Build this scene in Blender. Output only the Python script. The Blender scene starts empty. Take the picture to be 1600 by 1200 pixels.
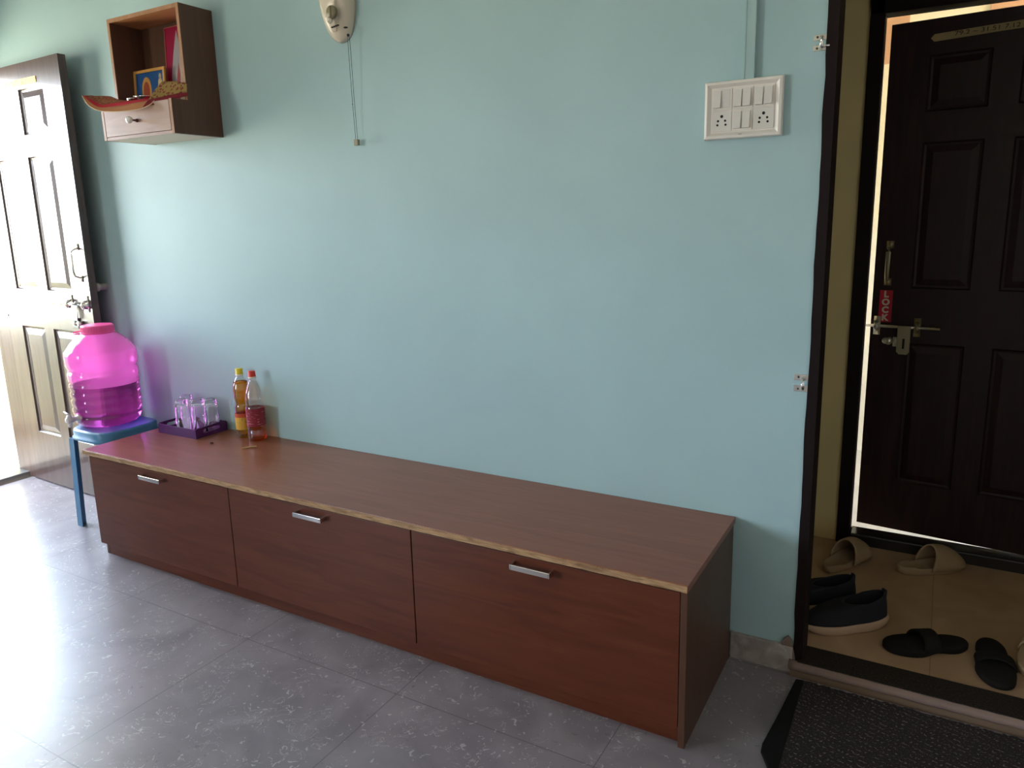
import bpy, bmesh, math, random
from mathutils import Vector, Matrix
S = bpy.context.scene
COL = S.collection
PI = math.pi
random.seed(4)

# ------------------------------------------------------------------ camera
cam_d = bpy.data.cameras.new('camera')
cam = bpy.data.objects.new('camera', cam_d)
COL.objects.link(cam)
S.camera = cam
F, YAW, PITCH, ROLL = 1165.41, -0.52333, 0.20156, -0.02487
CPOS = Vector((3.15528, -2.24290, 1.42055))
fw = Vector((math.sin(YAW)*math.cos(PITCH), math.cos(YAW)*math.cos(PITCH), -math.sin(PITCH)))
rt = Vector((math.cos(YAW), -math.sin(YAW), 0)); up = rt.cross(fw)
r2 = rt*math.cos(ROLL) + up*math.sin(ROLL); u2 = up*math.cos(ROLL) - rt*math.sin(ROLL)
M = Matrix((r2, u2, -fw)).transposed().to_4x4(); M.translation = CPOS
cam.matrix_world = M
cam_d.sensor_fit = 'HORIZONTAL'; cam_d.sensor_width = 36
cam_d.lens = F/1600*36
cam_d.shift_x = -(802.51-800)/1600
cam_d.shift_y = (575.22-600)/1600
cam_d.clip_start = .02

# ------------------------------------------------------------------ view, world
S.view_settings.view_transform = 'Standard'
S.view_settings.look = 'None'
S.view_settings.gamma = 1
S.view_settings.use_curve_mapping = False
S.view_settings.exposure = 0.27
S.cycles.max_bounces = 14
S.cycles.transparent_max_bounces = 16
S.cycles.diffuse_bounces = 6
S.cycles.transmission_bounces = 12
S.cycles.glossy_bounces = 6
S.cycles.sample_clamp_indirect = 60

SKY = 19.0
wd = bpy.data.worlds.new('world'); S.world = wd; wd.use_nodes = True
nt = wd.node_tree; nt.nodes.clear()
tc = nt.nodes.new('ShaderNodeTexCoord'); sp = nt.nodes.new('ShaderNodeSeparateXYZ')
cr = nt.nodes.new('ShaderNodeValToRGB'); mr = nt.nodes.new('ShaderNodeMapRange')
mr.inputs['From Min'].default_value = -.5; mr.inputs['From Max'].default_value = .5
bg = nt.nodes.new('ShaderNodeBackground'); wo = nt.nodes.new('ShaderNodeOutputWorld')
e = cr.color_ramp.elements
e[0].position = 0; e[0].color = (1.10, 1.02, .74, 1)
e[1].position = 1; e[1].color = (.80, 1.0, 1.28, 1)
n = e.new(.46); n.color = (1.0, .98, .78, 1)
n = e.new(.54); n.color = (1.05, 1.17, 1.32, 1)
nt.links.new(tc.outputs['Generated'], sp.inputs[0]); nt.links.new(sp.outputs[2], mr.inputs[0])
nt.links.new(mr.outputs[0], cr.inputs[0]); nt.links.new(cr.outputs[0], bg.inputs[0])
bg.inputs[1].default_value = SKY
nt.links.new(bg.outputs[0], wo.inputs[0])

# low warm sun raking along the open balcony outside the left wall
sd_ = bpy.data.lights.new('sun', 'SUN'); sd_.energy = 32; sd_.angle = .02; sd_.color = (1, .90, .74)
sun = bpy.data.objects.new('sun', sd_); COL.objects.link(sun)
sun.rotation_euler = Vector((-.10, 1, -.55)).to_track_quat('-Z', 'Y').to_euler()
XL = -1.36       # left wall plane
def portal(name, loc, rot, sx, sy):
    d = bpy.data.lights.new(name, 'AREA'); d.shape = 'RECTANGLE'; d.size = sx; d.size_y = sy
    d.cycles.is_portal = True
    o = bpy.data.objects.new(name, d); o.location = loc; o.rotation_euler = rot; COL.objects.link(o)
portal('doorway_portal', (XL-.13, -.52, 1.12), (0, -PI/2, 0), 2.2, .92)
portal('window_portal', (XL-.13, -4.6, 1.45), (0, -PI/2, 0), 1.5, 2.0)

# ------------------------------------------------------------------ materials
def mat(name, color=(.5, .5, .5), rough=.5, metal=0, spec=.5, trans=0, ior=1.45, coat=0):
    m = bpy.data.materials.new(name); m.use_nodes = True
    b = m.node_tree.nodes['Principled BSDF']
    b.inputs['Base Color'].default_value = (*color, 1)
    b.inputs['Roughness'].default_value = rough
    b.inputs['Metallic'].default_value = metal
    b.inputs['Specular IOR Level'].default_value = spec
    b.inputs['Transmission Weight'].default_value = trans
    b.inputs['IOR'].default_value = ior
    b.inputs['Coat Weight'].default_value = coat
    return m
def bs(m): return m.node_tree.nodes['Principled BSDF']
def N(m, t): return m.node_tree.nodes.new(t)
def Lk(m, a, b): m.node_tree.links.new(a, b)
def ramp(m, stops):
    r = N(m, 'ShaderNodeValToRGB'); el = r.color_ramp.elements
    while len(el) > 1: el.remove(el[-1])
    el[0].position = stops[0][0]; el[0].color = (*stops[0][1], 1)
    for p, c in stops[1:]:
        k = el.new(p); k.color = (*c, 1)
    return r
def coords(m, scale=(1, 1, 1), rot=(0, 0, 0)):
    g = N(m, 'ShaderNodeTexCoord'); mp = N(m, 'ShaderNodeMapping')
    mp.inputs['Scale'].default_value = scale; mp.inputs['Rotation'].default_value = rot
    Lk(m, g.outputs['Object'], mp.inputs[0]); return mp.outputs[0]
def noise(m, vec, scale, detail=4, dist=0):
    n_ = N(m, 'ShaderNodeTexNoise'); n_.inputs['Scale'].default_value = scale
    n_.inputs['Detail'].default_value = detail; n_.inputs['Distortion'].default_value = dist
    Lk(m, vec, n_.inputs['Vector']); return n_.outputs['Fac']
def bump(m, h, strength=.2, dist=.01):
    b = N(m, 'ShaderNodeBump'); b.inputs['Strength'].default_value = strength; b.inputs['Distance'].default_value = dist
    Lk(m, h, b.inputs['Height']); Lk(m, b.outputs[0], bs(m).inputs['Normal'])
def mixc(m, fac, a, b, blend='MIX'):
    x = N(m, 'ShaderNodeMix'); x.data_type = 'RGBA'; x.blend_type = blend
    for sck, v in ((x.inputs[0], fac), (x.inputs[6], a), (x.inputs[7], b)):
        if isinstance(v, (int, float)): sck.default_value = v
        elif isinstance(v, tuple): sck.default_value = (*v, 1)
        else: Lk(m, v, sck)
    return x.outputs[2]
def math_(m, op, a, b=0.0, c=0.0):
    x = N(m, 'ShaderNodeMath'); x.operation = op
    for i, v in enumerate((a, b, c)):
        if isinstance(v, (int, float)): x.inputs[i].default_value = v
        else: Lk(m, v, x.inputs[i])
    return x.outputs[0]

def plaster(name, c, rough=.45, var=.10, b=.12):
    m = mat(name, c, rough); v = coords(m)
    r = ramp(m, [(.3, tuple(x*(1-var) for x in c)), (.7, tuple(min(1, x*(1+var)) for x in c))])
    Lk(m, noise(m, v, 1.6, 5, .4), r.inputs[0]); Lk(m, r.outputs[0], bs(m).inputs['Base Color'])
    bump(m, noise(m, v, 9, 6, .3), b, .02)
    return m
M_teal = plaster('teal_wall_paint', (.318, .458, .482), .55, .05)
M_white = plaster('white_ceiling_paint', (.72, .72, .68), .7, .03)
M_hall = plaster('pale_hall_paint', (.74, .69, .64), .6, .03)
M_yellow = plaster('yellow_paint', (.72, .59, .30), .55, .10)
M_cream = plaster('cream_paint', (.84, .81, .74), .6, .05)
M_parapet = plaster('balcony_yellow_paint', (.66, .60, .40), .6, .06)

def wood_mat(name, c1, c2, rough, scale=(1.5, 18, 18), sp_=.5, bumpy=.05):
    m = mat(name, c1, rough, spec=sp_); v = coords(m, scale)
    f = noise(m, v, 2.2, 8, 1.2)
    r = ramp(m, [(.28, c1), (.5, tuple((a+b)/2 for a, b in zip(c1, c2))), (.72, c2)])
    Lk(m, f, r.inputs[0]); Lk(m, r.outputs[0], bs(m).inputs['Base Color'])
    bump(m, f, bumpy, .004); return m
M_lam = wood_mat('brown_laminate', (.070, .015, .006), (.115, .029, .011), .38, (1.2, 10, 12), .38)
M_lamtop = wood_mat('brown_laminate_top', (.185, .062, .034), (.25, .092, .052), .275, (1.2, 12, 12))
M_lamv = wood_mat('brown_laminate_vertical', (.060, .024, .014), (.09, .040, .022), .40, (12, 12, 1.2))
M_ply = wood_mat('raw_ply_edge', (.16, .08, .035), (.50, .31, .16), .7, (6, 30, 40))
M_shelftop = wood_mat('shelf_laminate_lit_top', (.30, .12, .05), (.45, .19, .08), .36, (1.3, 10, 10))  # same shelf laminate, the brightness of its lit face put into the colour
M_shelf = wood_mat('shelf_laminate', (.075, .034, .020), (.115, .052, .030), .42, (10, 10, 1.3))
M_shelffront = wood_mat('shelf_laminate_lit_front', (.32, .20, .16), (.40, .26, .20), .38, (1.3, 10, 10))  # same laminate as the sides, strong doorway light put into a paler colour
M_shelfunder = mat('shelf_underside_bounce_tone', (.55, .50, .42), .6)  # pale grey puts the floor bounce into the underside colour
def door_mat(name, c1, c2, rough):
    m = mat(name, c1, rough, spec=.5, coat=.5 if rough < .35 else 0); v = coords(m, (14, 14, 1.2))
    f = noise(m, v, 3, 8, 1.0)
    r = ramp(m, [(.3, c1), (.7, c2)]); Lk(m, f, r.inputs[0]); Lk(m, r.outputs[0], bs(m).inputs['Base Color'])
    w = noise(m, coords(m, (30, 30, 3)), 6, 6, .5); bump(m, w, .10, .003)
    return m
M_door = door_mat('dark_stained_door', (.050, .028, .026), (.090, .052, .047), .30)
M_door2 = door_mat('dark_varnished_door', (.014, .005, .005), (.024, .009, .009), .45); bs(M_door2).inputs['Specular IOR Level'].default_value = .28
M_frame = mat('dark_frame_wood', (.010, .005, .005), .6, spec=.15)
M_steel = mat('steel', (.62, .60, .56), .28, 1)
M_chrome = mat('chrome', (.78, .76, .74), .14, 1)
M_darksteel = mat('dark_steel', (.08, .08, .085), .4, 1)
M_brass = mat('antique_brass', (.30, .26, .16), .42, 1)
M_black = mat('black_hole', (.004, .004, .004), .8)
M_cwhite = mat('white_switch_plastic', (.66, .62, .58), .32)
M_cwhite2 = mat('white_rocker_plastic', (.60, .57, .545), .28)
M_fan = mat('cream_fan_plastic', (.60, .52, .42), .28)
M_knobg = mat('olive_knob_plastic', (.20, .17, .10), .4)
M_cord = mat('black_cord', (.015, .03, .025), .7)
M_conduit = mat('teal_painted_conduit', (.30, .43, .44), .4)
M_stool = mat('blue_plastic', (.045, .16, .30), .33)
M_red = mat('red_cloth', (.46, .010, .03), .85)
M_purple = mat('purple_tray', (.060, .008, .085), .42)
M_yellowcap = mat('yellow_cap_plastic', (.65, .50, .02), .4)
M_redcap = mat('red_cap_plastic', (.55, .03, .015), .4)
M_knobw = mat('white_ceramic', (.75, .75, .72), .15)
M_clog = mat('beige_foam', (.31, .22, .13), .8)
M_sole = mat('cream_rubber', (.36, .24, .16), .7)
M_knit = mat('black_knit', (.006, .007, .011), .9)
M_flop = mat('black_rubber', (.008, .007, .006), .85, spec=.25)
M_tan = mat('tan_render', (.62, .38, .28), .7)

# granite
M_gran = mat('dark_granite', (.05, .045, .04), .62, spec=.2)
Lk(M_gran, (lambda r: (Lk(M_gran, noise(M_gran, coords(M_gran), 180, 3), r.inputs[0]), r.outputs[0])[1])(ramp(M_gran, [(.35, (.012, .009, .008)), (.62, (.030, .024, .021)), (.78, (.10, .085, .075))])), bs(M_gran).inputs['Base Color'])
M_cement = plaster('cement_edge', (.19, .13, .11), .7, .25, .5)
M_mattile = plaster('beige_ledge_tile', (.145, .095, .062), .6, .12, .1)

# floor tiles
def floor_mat():
    m = mat('grey_marble_tiles', (.3, .3, .32), .2); v = coords(m)
    base = ramp(m, [(.25, (.155, .135, .155)), (.75, (.25, .22, .245))])
    Lk(m, noise(m, v, 5, 7, .8), base.inputs[0])
    n1 = noise(m, v, 16, 2, 2.4)
    line = math_(m, 'LESS_THAN', math_(m, 'ABSOLUTE', math_(m, 'SUBTRACT', n1, .56)), .009)
    mask = math_(m, 'GREATER_THAN', noise(m, v, 9, 3, .5), .54)
    c = mixc(m, math_(m, 'MULTIPLY', math_(m, 'MULTIPLY', line, mask), .75), base.outputs[0], (.42, .40, .41))
    n2 = noise(m, v, 30, 2, 1.8)
    blot = math_(m, 'GREATER_THAN', n2, .675)
    c = mixc(m, math_(m, 'MULTIPLY', blot, .55), c, (.48, .46, .47))
    dk = math_(m, 'GREATER_THAN', noise(m, v, 75, 2, .6), .70)
    c = mixc(m, math_(m, 'MULTIPLY', dk, .5), c, (.09, .085, .09))
    bk = N(m, 'ShaderNodeTexBrick'); bk.offset = 0; bk.squash = 1
    mp = N(m, 'ShaderNodeMapping'); mp.inputs['Location'].default_value = (.150, .0235, 0)
    g = N(m, 'ShaderNodeTexCoord'); Lk(m, g.outputs['Object'], mp.inputs[0]); Lk(m, mp.outputs[0], bk.inputs['Vector'])
    bk.inputs['Scale'].default_value = 1; bk.inputs['Brick Width'].default_value = .653; bk.inputs['Row Height'].default_value = .65
    bk.inputs['Mortar Size'].default_value = .0016; bk.inputs['Mortar Smooth'].default_value = .2
    bk.inputs['Color1'].default_value = (0, 0, 0, 1); bk.inputs['Color2'].default_value = (0, 0, 0, 1); bk.inputs['Mortar'].default_value = (1, 1, 1, 1)
    c = mixc(m, math_(m, 'MULTIPLY', bk.outputs['Fac'], .75), c, (.075, .07, .075))
    Lk(m, c, bs(m).inputs['Base Color'])
    rr = N(m, 'ShaderNodeMapRange'); rr.inputs['To Min'].default_value = .265; rr.inputs['To Max'].default_value = .33
    Lk(m, noise(m, v, 4, 5), rr.inputs[0]); Lk(m, rr.outputs[0], bs(m).inputs['Roughness'])
    bump(m, math_(m, 'SUBTRACT', 1.0, bk.outputs['Fac']), .25, .003)
    return m
M_floor = floor_mat()
def vest_mat():
    m = mat('beige_vestibule_tiles', (.5, .4, .25), .35); v = coords(m)
    base = ramp(m, [(.3, (.34, .22, .135)), (.7, (.43, .29, .185))]); Lk(m, noise(m, v, 6, 6, .8), base.inputs[0])
    n1 = noise(m, v, 24, 2, 2.2)
    line = math_(m, 'LESS_THAN', math_(m, 'ABSOLUTE', math_(m, 'SUBTRACT', n1, .55)), .008)
    mask = math_(m, 'GREATER_THAN', noise(m, v, 9, 2, .3), .58)
    c = mixc(m, math_(m, 'MULTIPLY', math_(m, 'MULTIPLY', line, mask), .35), base.outputs[0], (.30, .20, .11))
    bk = N(m, 'ShaderNodeTexBrick'); bk.offset = 0
    mp = N(m, 'ShaderNodeMapping'); mp.inputs['Location'].default_value = (-3.215+.653*6, .30, 0)
    g = N(m, 'ShaderNodeTexCoord'); Lk(m, g.outputs['Object'], mp.inputs[0]); Lk(m, mp.outputs[0], bk.inputs['Vector'])
    bk.inputs['Scale'].default_value = 1; bk.inputs['Brick Width'].default_value = .653; bk.inputs['Row Height'].default_value = 2.6
    bk.inputs['Mortar Size'].default_value = .0014
    c = mixc(m, math_(m, 'MULTIPLY', bk.outputs['Fac'], .7), c, (.16, .11, .06))
    Lk(m, c, bs(m).inputs['Base Color']); return m
M_vest = vest_mat()
def skirt_mat():
    m = mat('marble_skirting', (.3, .28, .27), .3); v = coords(m)
    r = ramp(m, [(.3, (.20, .17, .16)), (.6, (.34, .30, .28)), (.75, (.50, .46, .44))])
    Lk(m, noise(m, v, 14, 6, 1.5), r.inputs[0]); Lk(m, r.outputs[0], bs(m).inputs['Base Color']); return m
M_skirt = skirt_mat()
def mat_mat():
    m = mat('dark_ribbed_carpet', (.02, .017, .016), .9)
    v = coords(m, (150, 230, 1), (0, 0, .30)); v2 = coords(m, (1, 1, 1), (0, 0, .30))
    a = math_(m, 'GREATER_THAN', noise(m, v, 1, 1, .0), .585)
    w = N(m, 'ShaderNodeTexWave'); w.wave_type = 'BANDS'; w.bands_direction = 'Y'; w.inputs['Scale'].default_value = 17
    w.inputs['Distortion'].default_value = .4
    Lk(m, v2, w.inputs['Vector'])
    band = math_(m, 'GREATER_THAN', w.outputs['Fac'], .72)
    f = math_(m, 'MULTIPLY', a, math_(m, 'ADD', math_(m, 'MULTIPLY', band, .85), .15))
    c = mixc(m, f, (.013, .010, .011), (.16, .13, .11)); Lk(m, c, bs(m).inputs['Base Color'])
    bump(m, noise(m, coords(m, (120, 120, 60)), 2, 3), .6, .004)
    return m
M_carpet = mat_mat()
def facing(t):
    lw = t.nodes.new('ShaderNodeLayerWeight'); lw.inputs[0].default_value = .5
    p = t.nodes.new('ShaderNodeMath'); p.operation = 'POWER'; p.inputs[1].default_value = 3.5; t.links.new(lw.outputs['Facing'], p.inputs[0])
    q = t.nodes.new('ShaderNodeMath'); q.operation = 'MULTIPLY_ADD'; q.inputs[1].default_value = .8; q.inputs[2].default_value = .04; t.links.new(p.outputs[0], q.inputs[0])
    return q
def clear_mix(name, tint, fac_t, tint2, rough=.05, kind='gloss'):
    """thin see-through plastic or glass: tinted light passes, surface still shines"""
    m = bpy.data.materials.new(name); m.use_nodes = True; t = m.node_tree; t.nodes.clear()
    o = t.nodes.new('ShaderNodeOutputMaterial'); tr = t.nodes.new('ShaderNodeBsdfTransparent'); tr.inputs[0].default_value = (*tint, 1)
    if kind == 'gloss':
        s = t.nodes.new('ShaderNodeBsdfGlossy'); s.inputs['Roughness'].default_value = rough; s.inputs[0].default_value = (*tint2, 1)
        fr = facing(t)
        ad = t.nodes.new('ShaderNodeMath'); ad.operation = 'ADD'; ad.inputs[1].default_value = fac_t
        t.links.new(fr.outputs[0], ad.inputs[0]); mx = t.nodes.new('ShaderNodeMixShader')
        t.links.new(ad.outputs[0], mx.inputs[0]); t.links.new(tr.outputs[0], mx.inputs[1]); t.links.new(s.outputs[0], mx.inputs[2])
        t.links.new(mx.outputs[0], o.inputs[0])
    else:   # milky plastic
        d = t.nodes.new('ShaderNodeBsdfTranslucent'); d.inputs[0].default_value = (*tint2, 1)
        df = t.nodes.new('ShaderNodeBsdfDiffuse'); df.inputs[0].default_value = (*tint2, 1)
        g = t.nodes.new('ShaderNodeBsdfGlossy'); g.inputs['Roughness'].default_value = rough
        m1 = t.nodes.new('ShaderNodeMixShader'); m1.inputs[0].default_value = .35
        t.links.new(d.outputs[0], m1.inputs[1]); t.links.new(df.outputs[0], m1.inputs[2])
        m2 = t.nodes.new('ShaderNodeMixShader'); m2.inputs[0].default_value = fac_t
        t.links.new(tr.outputs[0], m2.inputs[1]); t.links.new(m1.outputs[0], m2.inputs[2])
        fr = facing(t)
        m3 = t.nodes.new('ShaderNodeMixShader'); t.links.new(fr.outputs[0], m3.inputs[0])
        t.links.new(m2.outputs[0], m3.inputs[1]); t.links.new(g.outputs[0], m3.inputs[2])
        t.links.new(m3.outputs[0], o.inputs[0])
    return m
M_jar_up = clear_mix('pink_jar_plastic', (1, .48, .86), .45, (1, .30, .72), .10, 'milk')
M_jar_low = clear_mix('pink_jar_plastic_wet', (1, .50, .88), .10, (1, .16, .60), .08, 'milk')
M_jarcap = mat('pink_cap_plastic', (.90, .10, .36), .35)
bs(M_jarcap).inputs['Emission Strength'].default_value = 0
M_bottle = clear_mix('clear_bottle_plastic', (.95, .95, .93), .05, (1, 1, 1), .06)
M_glass = mat('clear_glass', (1, 1, 1), .0, trans=1, ior=1.47)
def liquid(name, tint, k=.6, ior=1.33):
    m = bpy.data.materials.new(name); m.use_nodes = True; t = m.node_tree; t.nodes.clear()
    o = t.nodes.new('ShaderNodeOutputMaterial'); tr = t.nodes.new('ShaderNodeBsdfTransparent'); tr.inputs[0].default_value = (*tint, 1)
    rf = t.nodes.new('ShaderNodeBsdfRefraction'); rf.inputs[0].default_value = (*tint, 1); rf.inputs['IOR'].default_value = ior
    rf.inputs['Roughness'].default_value = 0
    mx = t.nodes.new('ShaderNodeMixShader'); mx.inputs[0].default_value = k
    t.links.new(tr.outputs[0], mx.inputs[1]); t.links.new(rf.outputs[0], mx.inputs[2]); t.links.new(mx.outputs[0], o.inputs[0])
    return m
M_water = liquid('water', (.88, .74, .96), .7)
M_oil = liquid('mustard_oil', (.92, .54, .05), .5, 1.47)
M_oil2 = liquid('light_oil', (.95, .36, .05), .6, 1.47)

# ------------------------------------------------------------------ mesh helpers
class MB:
    def __init__(s): s.bm = bmesh.new()
    def box(s, x0, x1, y0, y1, z0, z1, bev=0, mtx=None):
        vs = [s.bm.verts.new((x, y, z)) for x in (x0, x1) for y in (y0, y1) for z in (z0, z1)]
        q = [(0, 1, 3, 2), (4, 6, 7, 5), (0, 4, 5, 1), (2, 3, 7, 6), (0, 2, 6, 4), (1, 5, 7, 3)]
        fs = [s.bm.faces.new([vs[i] for i in f]) for f in q]
        if bev:
            es = list({e_ for f in fs for e_ in f.edges})
            r = bmesh.ops.bevel(s.bm, geom=es, offset=bev, segments=2, affect='EDGES', profile=.5)
            vs = list({v for f in r['faces'] for v in f.verts} | {v for v in vs if v.is_valid})
        if mtx: 
            for v in vs: v.co = mtx @ v.co
        return s
    def prism(s, pts, y0, y1, ax='y'):
        """polygon (a,b) extruded along an axis"""
        def P(a, b, c): return {'y': (a, c, b), 'z': (a, b, c), 'x': (c, a, b)}[ax]
        A = [s.bm.verts.new(P(a, b, y0)) for a, b in pts]; B = [s.bm.verts.new(P(a, b, y1)) for a, b in pts]
        s.bm.faces.new(A); s.bm.faces.new(B[::-1])
        k = len(pts)
        for i in range(k): s.bm.faces.new((A[i], B[i], B[(i+1) % k], A[(i+1) % k]))
        return s
    def lathe(s, prof, n=32, c=(0, 0, 0), mtx=None, caps=True, sx=1, sy=1, sq=0):
        rings = []
        for r, z in prof:
            ring = []
            for i in range(n):
                t = 2*PI*i/n; x = math.cos(t); y = math.sin(t)
                k = 1
                if sq: k = (abs(x)**sq + abs(y)**sq)**(-1/sq)
                v = Vector((c[0]+r*k*x*sx, c[1]+r*k*y*sy, c[2]+z))
                if mtx: v = mtx @ v
                ring.append(s.bm.verts.new(v))
            rings.append(ring)
        for a, b in zip(rings, rings[1:]):
            for i in range(n): s.bm.faces.new((a[i], a[(i+1) % n], b[(i+1) % n], b[i]))
        if caps:
            if prof[0][0] > 1e-6: s.bm.faces.new(rings[0][::-1])
            if prof[-1][0] > 1e-6: s.bm.faces.new(rings[-1])
        return s
    def tube(s, pts, r, n=8, flat=1, cap=True):
        pts = [Vector(p) for p in pts]; rings = []
        for i, p in enumerate(pts):
            d = (pts[min(i+1, len(pts)-1)] - pts[max(i-1, 0)]).normalized()
            h = Vector((0, 0, 1)) if abs(d.z) < .9 else Vector((0, 1, 0))
            a = d.cross(h).normalized(); b = a.cross(d)
            rr = r[i] if isinstance(r, (list, tuple)) else r
            rings.append([s.bm.verts.new(p + a*rr*math.cos(2*PI*k/n) + b*rr*flat*math.sin(2*PI*k/n)) for k in range(n)])
        for a, b in zip(rings, rings[1:]):
            for k in range(n): s.bm.faces.new((a[k], a[(k+1) % n], b[(k+1) % n], b[k]))
        if cap: s.bm.faces.new(rings[0][::-1]); s.bm.faces.new(rings[-1])
        return s
    def cyl(s, p0, p1, r, n=20): return s.tube([p0, p1], r, n)
    def rings(s, rs, close0=True, close1=True, cyclic=True):
        R = [[s.bm.verts.new(p) for p in ring] for ring in rs]; n = len(R[0])
        for a, b in zip(R, R[1:]):
            for k in range(n if cyclic else n-1): s.bm.faces.new((a[k], a[(k+1) % n], b[(k+1) % n], b[k]))
        if cyclic and close0: s.bm.faces.new(R[0][::-1])
        if cyclic and close1: s.bm.faces.new(R[-1])
        return s
    def build(s, name, m, parent=None, smooth=False, bev=0, loc=None):
        bmesh.ops.remove_doubles(s.bm, verts=s.bm.verts, dist=1e-6)
        bmesh.ops.recalc_face_normals(s.bm, faces=s.bm.faces)
        me = bpy.data.meshes.new(name); s.bm.to_mesh(me); s.bm.free()
        for mm in (m if isinstance(m, (list, tuple)) else [m]): me.materials.append(mm)
        if smooth:
            for p in me.polygons: p.use_smooth = True
        o = bpy.data.objects.new(name, me); COL.objects.link(o)
        if parent: o.parent = parent
        if loc: o.location = loc
        if bev:
            b = o.modifiers.new('bevel', 'BEVEL'); b.width = bev; b.segments = 2; b.limit_method = 'ANGLE'
        return o
def sharp(o, ang=40):
    me = o.data
    me.set_sharp_from_angle(angle=math.radians(ang)); return o
def tag(o, label, cat, group=None, kind=None):
    o['label'] = label; o['category'] = cat
    if group: o['group'] = group
    if kind: o['kind'] = kind
    return o
def struct(o, label=None):
    o['kind'] = 'structure'
    if label: o['label'] = label
    return o
def thing(name, label, cat, loc=(0, 0, 0), rz=0, group=None):
    o = bpy.data.objects.new(name, None); o.empty_display_size = .1; COL.objects.link(o)
    o.location = loc; o.rotation_euler = (0, 0, rz)
    return tag(o, label, cat, group)
def text(name, body, size, m, parent, mtx, ext=.0004, align='CENTER', bold=0):
    cu = bpy.data.curves.new(name, 'FONT'); cu.body = body; cu.size = size; cu.extrude = ext; cu.offset = bold
    cu.align_x = align; cu.align_y = 'CENTER'; cu.space_line = .95
    t = bpy.data.objects.new(name, cu); COL.objects.link(t)
    dg = bpy.context.evaluated_depsgraph_get(); me = bpy.data.meshes.new_from_object(t.evaluated_get(dg))
    bpy.data.objects.remove(t); bpy.data.curves.remove(cu)
    me.materials.clear(); me.materials.append(m); me.transform(mtx)
    o = bpy.data.objects.new(name, me); COL.objects.link(o); o.parent = parent; return o
FACE = Matrix(((1, 0, 0, 0), (0, 0, -1, 0), (0, 1, 0, 0), (0, 0, 0, 1)))     # text plane turned to face -y
def TR(x, y, z): return Matrix.Translation((x, y, z))

# ------------------------------------------------------------------ room shell
CH, YF, XR = 2.95, -6.3, 4.5
VZ = .045        # vestibule floor height
def wallbox(name, m, boxes, label=None):
    b = MB()
    for q in boxes: b.box(*q)
    return struct(b.build(name, m), label)
wallbox('floor', M_floor, [(XL-.0, XR, YF, .0, -.1, 0)])
wallbox('ceiling', M_white, [(XL-.14, XR+.1, YF-.1, .1, CH, CH+.1)])
X1 = 2.846; X2 = 3.80; OH = 2.32      # entrance opening in the teal wall
wallbox('wall_back', M_teal, [(XL-.14, X1, 0, .1, -.1, CH), (X1, X2, 0, .1, OH, CH), (X2, XR+.1, 0, .1, -.1, CH)])
DY0, DY1, DH = -.045, -.985, 2.24      # doorway in the left wall
WY0, WY1, WZ0, WZ1 = -3.6, -5.6, .70, 2.20
wallbox('wall_left', M_teal, [(XL-.14, XL, DY0, 0, -.1, CH), (XL-.14, XL, DY1, DY0, DH, CH), (XL-.14, XL, WY0, DY1, -.1, CH),
        (XL-.14, XL, WY1, WY0, -.1, WZ0), (XL-.14, XL, WY1, WY0, WZ1, CH), (XL-.14, XL, YF-.1, WY1, -.1, CH)])
wallbox('wall_front', M_hall, [(XL, XR+.1, YF-.1, YF, -.1, CH)])
wallbox('wall_right', M_hall, [(XR, XR+.1, YF, 0, -.1, CH)])
b = MB(); b.box(2.652, X1-.004, -.015, 0, 0, .088)
struct(b.build('baseboard_back', M_skirt, bev=.002))
# window in the left wall
w = MB()
for y in (WY0, WY1+.05, (WY0+WY1)/2): w.box(XL-.09, XL-.05, y-.05, y, WZ0, WZ1)
for z in (WZ0, WZ1-.05): w.box(XL-.09, XL-.05, WY1, WY0, z, z+.05)
struct(w.build('window_1', mat('window_frame_paint', (.5, .5, .5), .4)))
# door frame, left doorway
f = MB(); f.box(XL-.13, XL+.012, DY0-.014, DY0+.006, 0, DH); f.box(XL-.13, XL+.012, DY1, DY1+.035, 0, DH); f.box(XL-.13, XL+.012, DY1, DY0, DH-.03, DH)
struct(f.build('trim_1', M_door, bev=.003), 'dark wooden frame of the balcony doorway')
f = MB(); f.box(XL-.14, XL-.02, DY1, DY0, -.02, .03)
struct(f.build('trim_2', mat('grey_stone_sill', (.10, .10, .11), .3), bev=.004), 'grey stone sill of the balcony doorway')
# balcony
wallbox('floor_balcony', plaster('balcony_floor_tiles', (.42, .37, .34), .4, .08), [(-2.45, XL-.14, -6.5, 1.6, -.12, -.005)])
wallbox('wall_parapet', M_parapet, [(-2.45, -2.33, -6.5, 1.6, -.1, .80)], 'yellow balcony parapet wall')
b = MB(); b.box(-2.33, -2.318, -6.5, 1.6, -.005, .10); struct(b.build('baseboard_balcony', plaster('balcony_skirting', (.55, .42, .28), .4, .1)))
wallbox('ceiling_balcony', M_cream, [(-2.6, XL-.14, -6.6, 1.7, 2.50, 2.62)])
wallbox('wall_outside', M_parapet, [(XL-.14, XL-.04, .1, 1.7, -.1, 2.62)])

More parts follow.
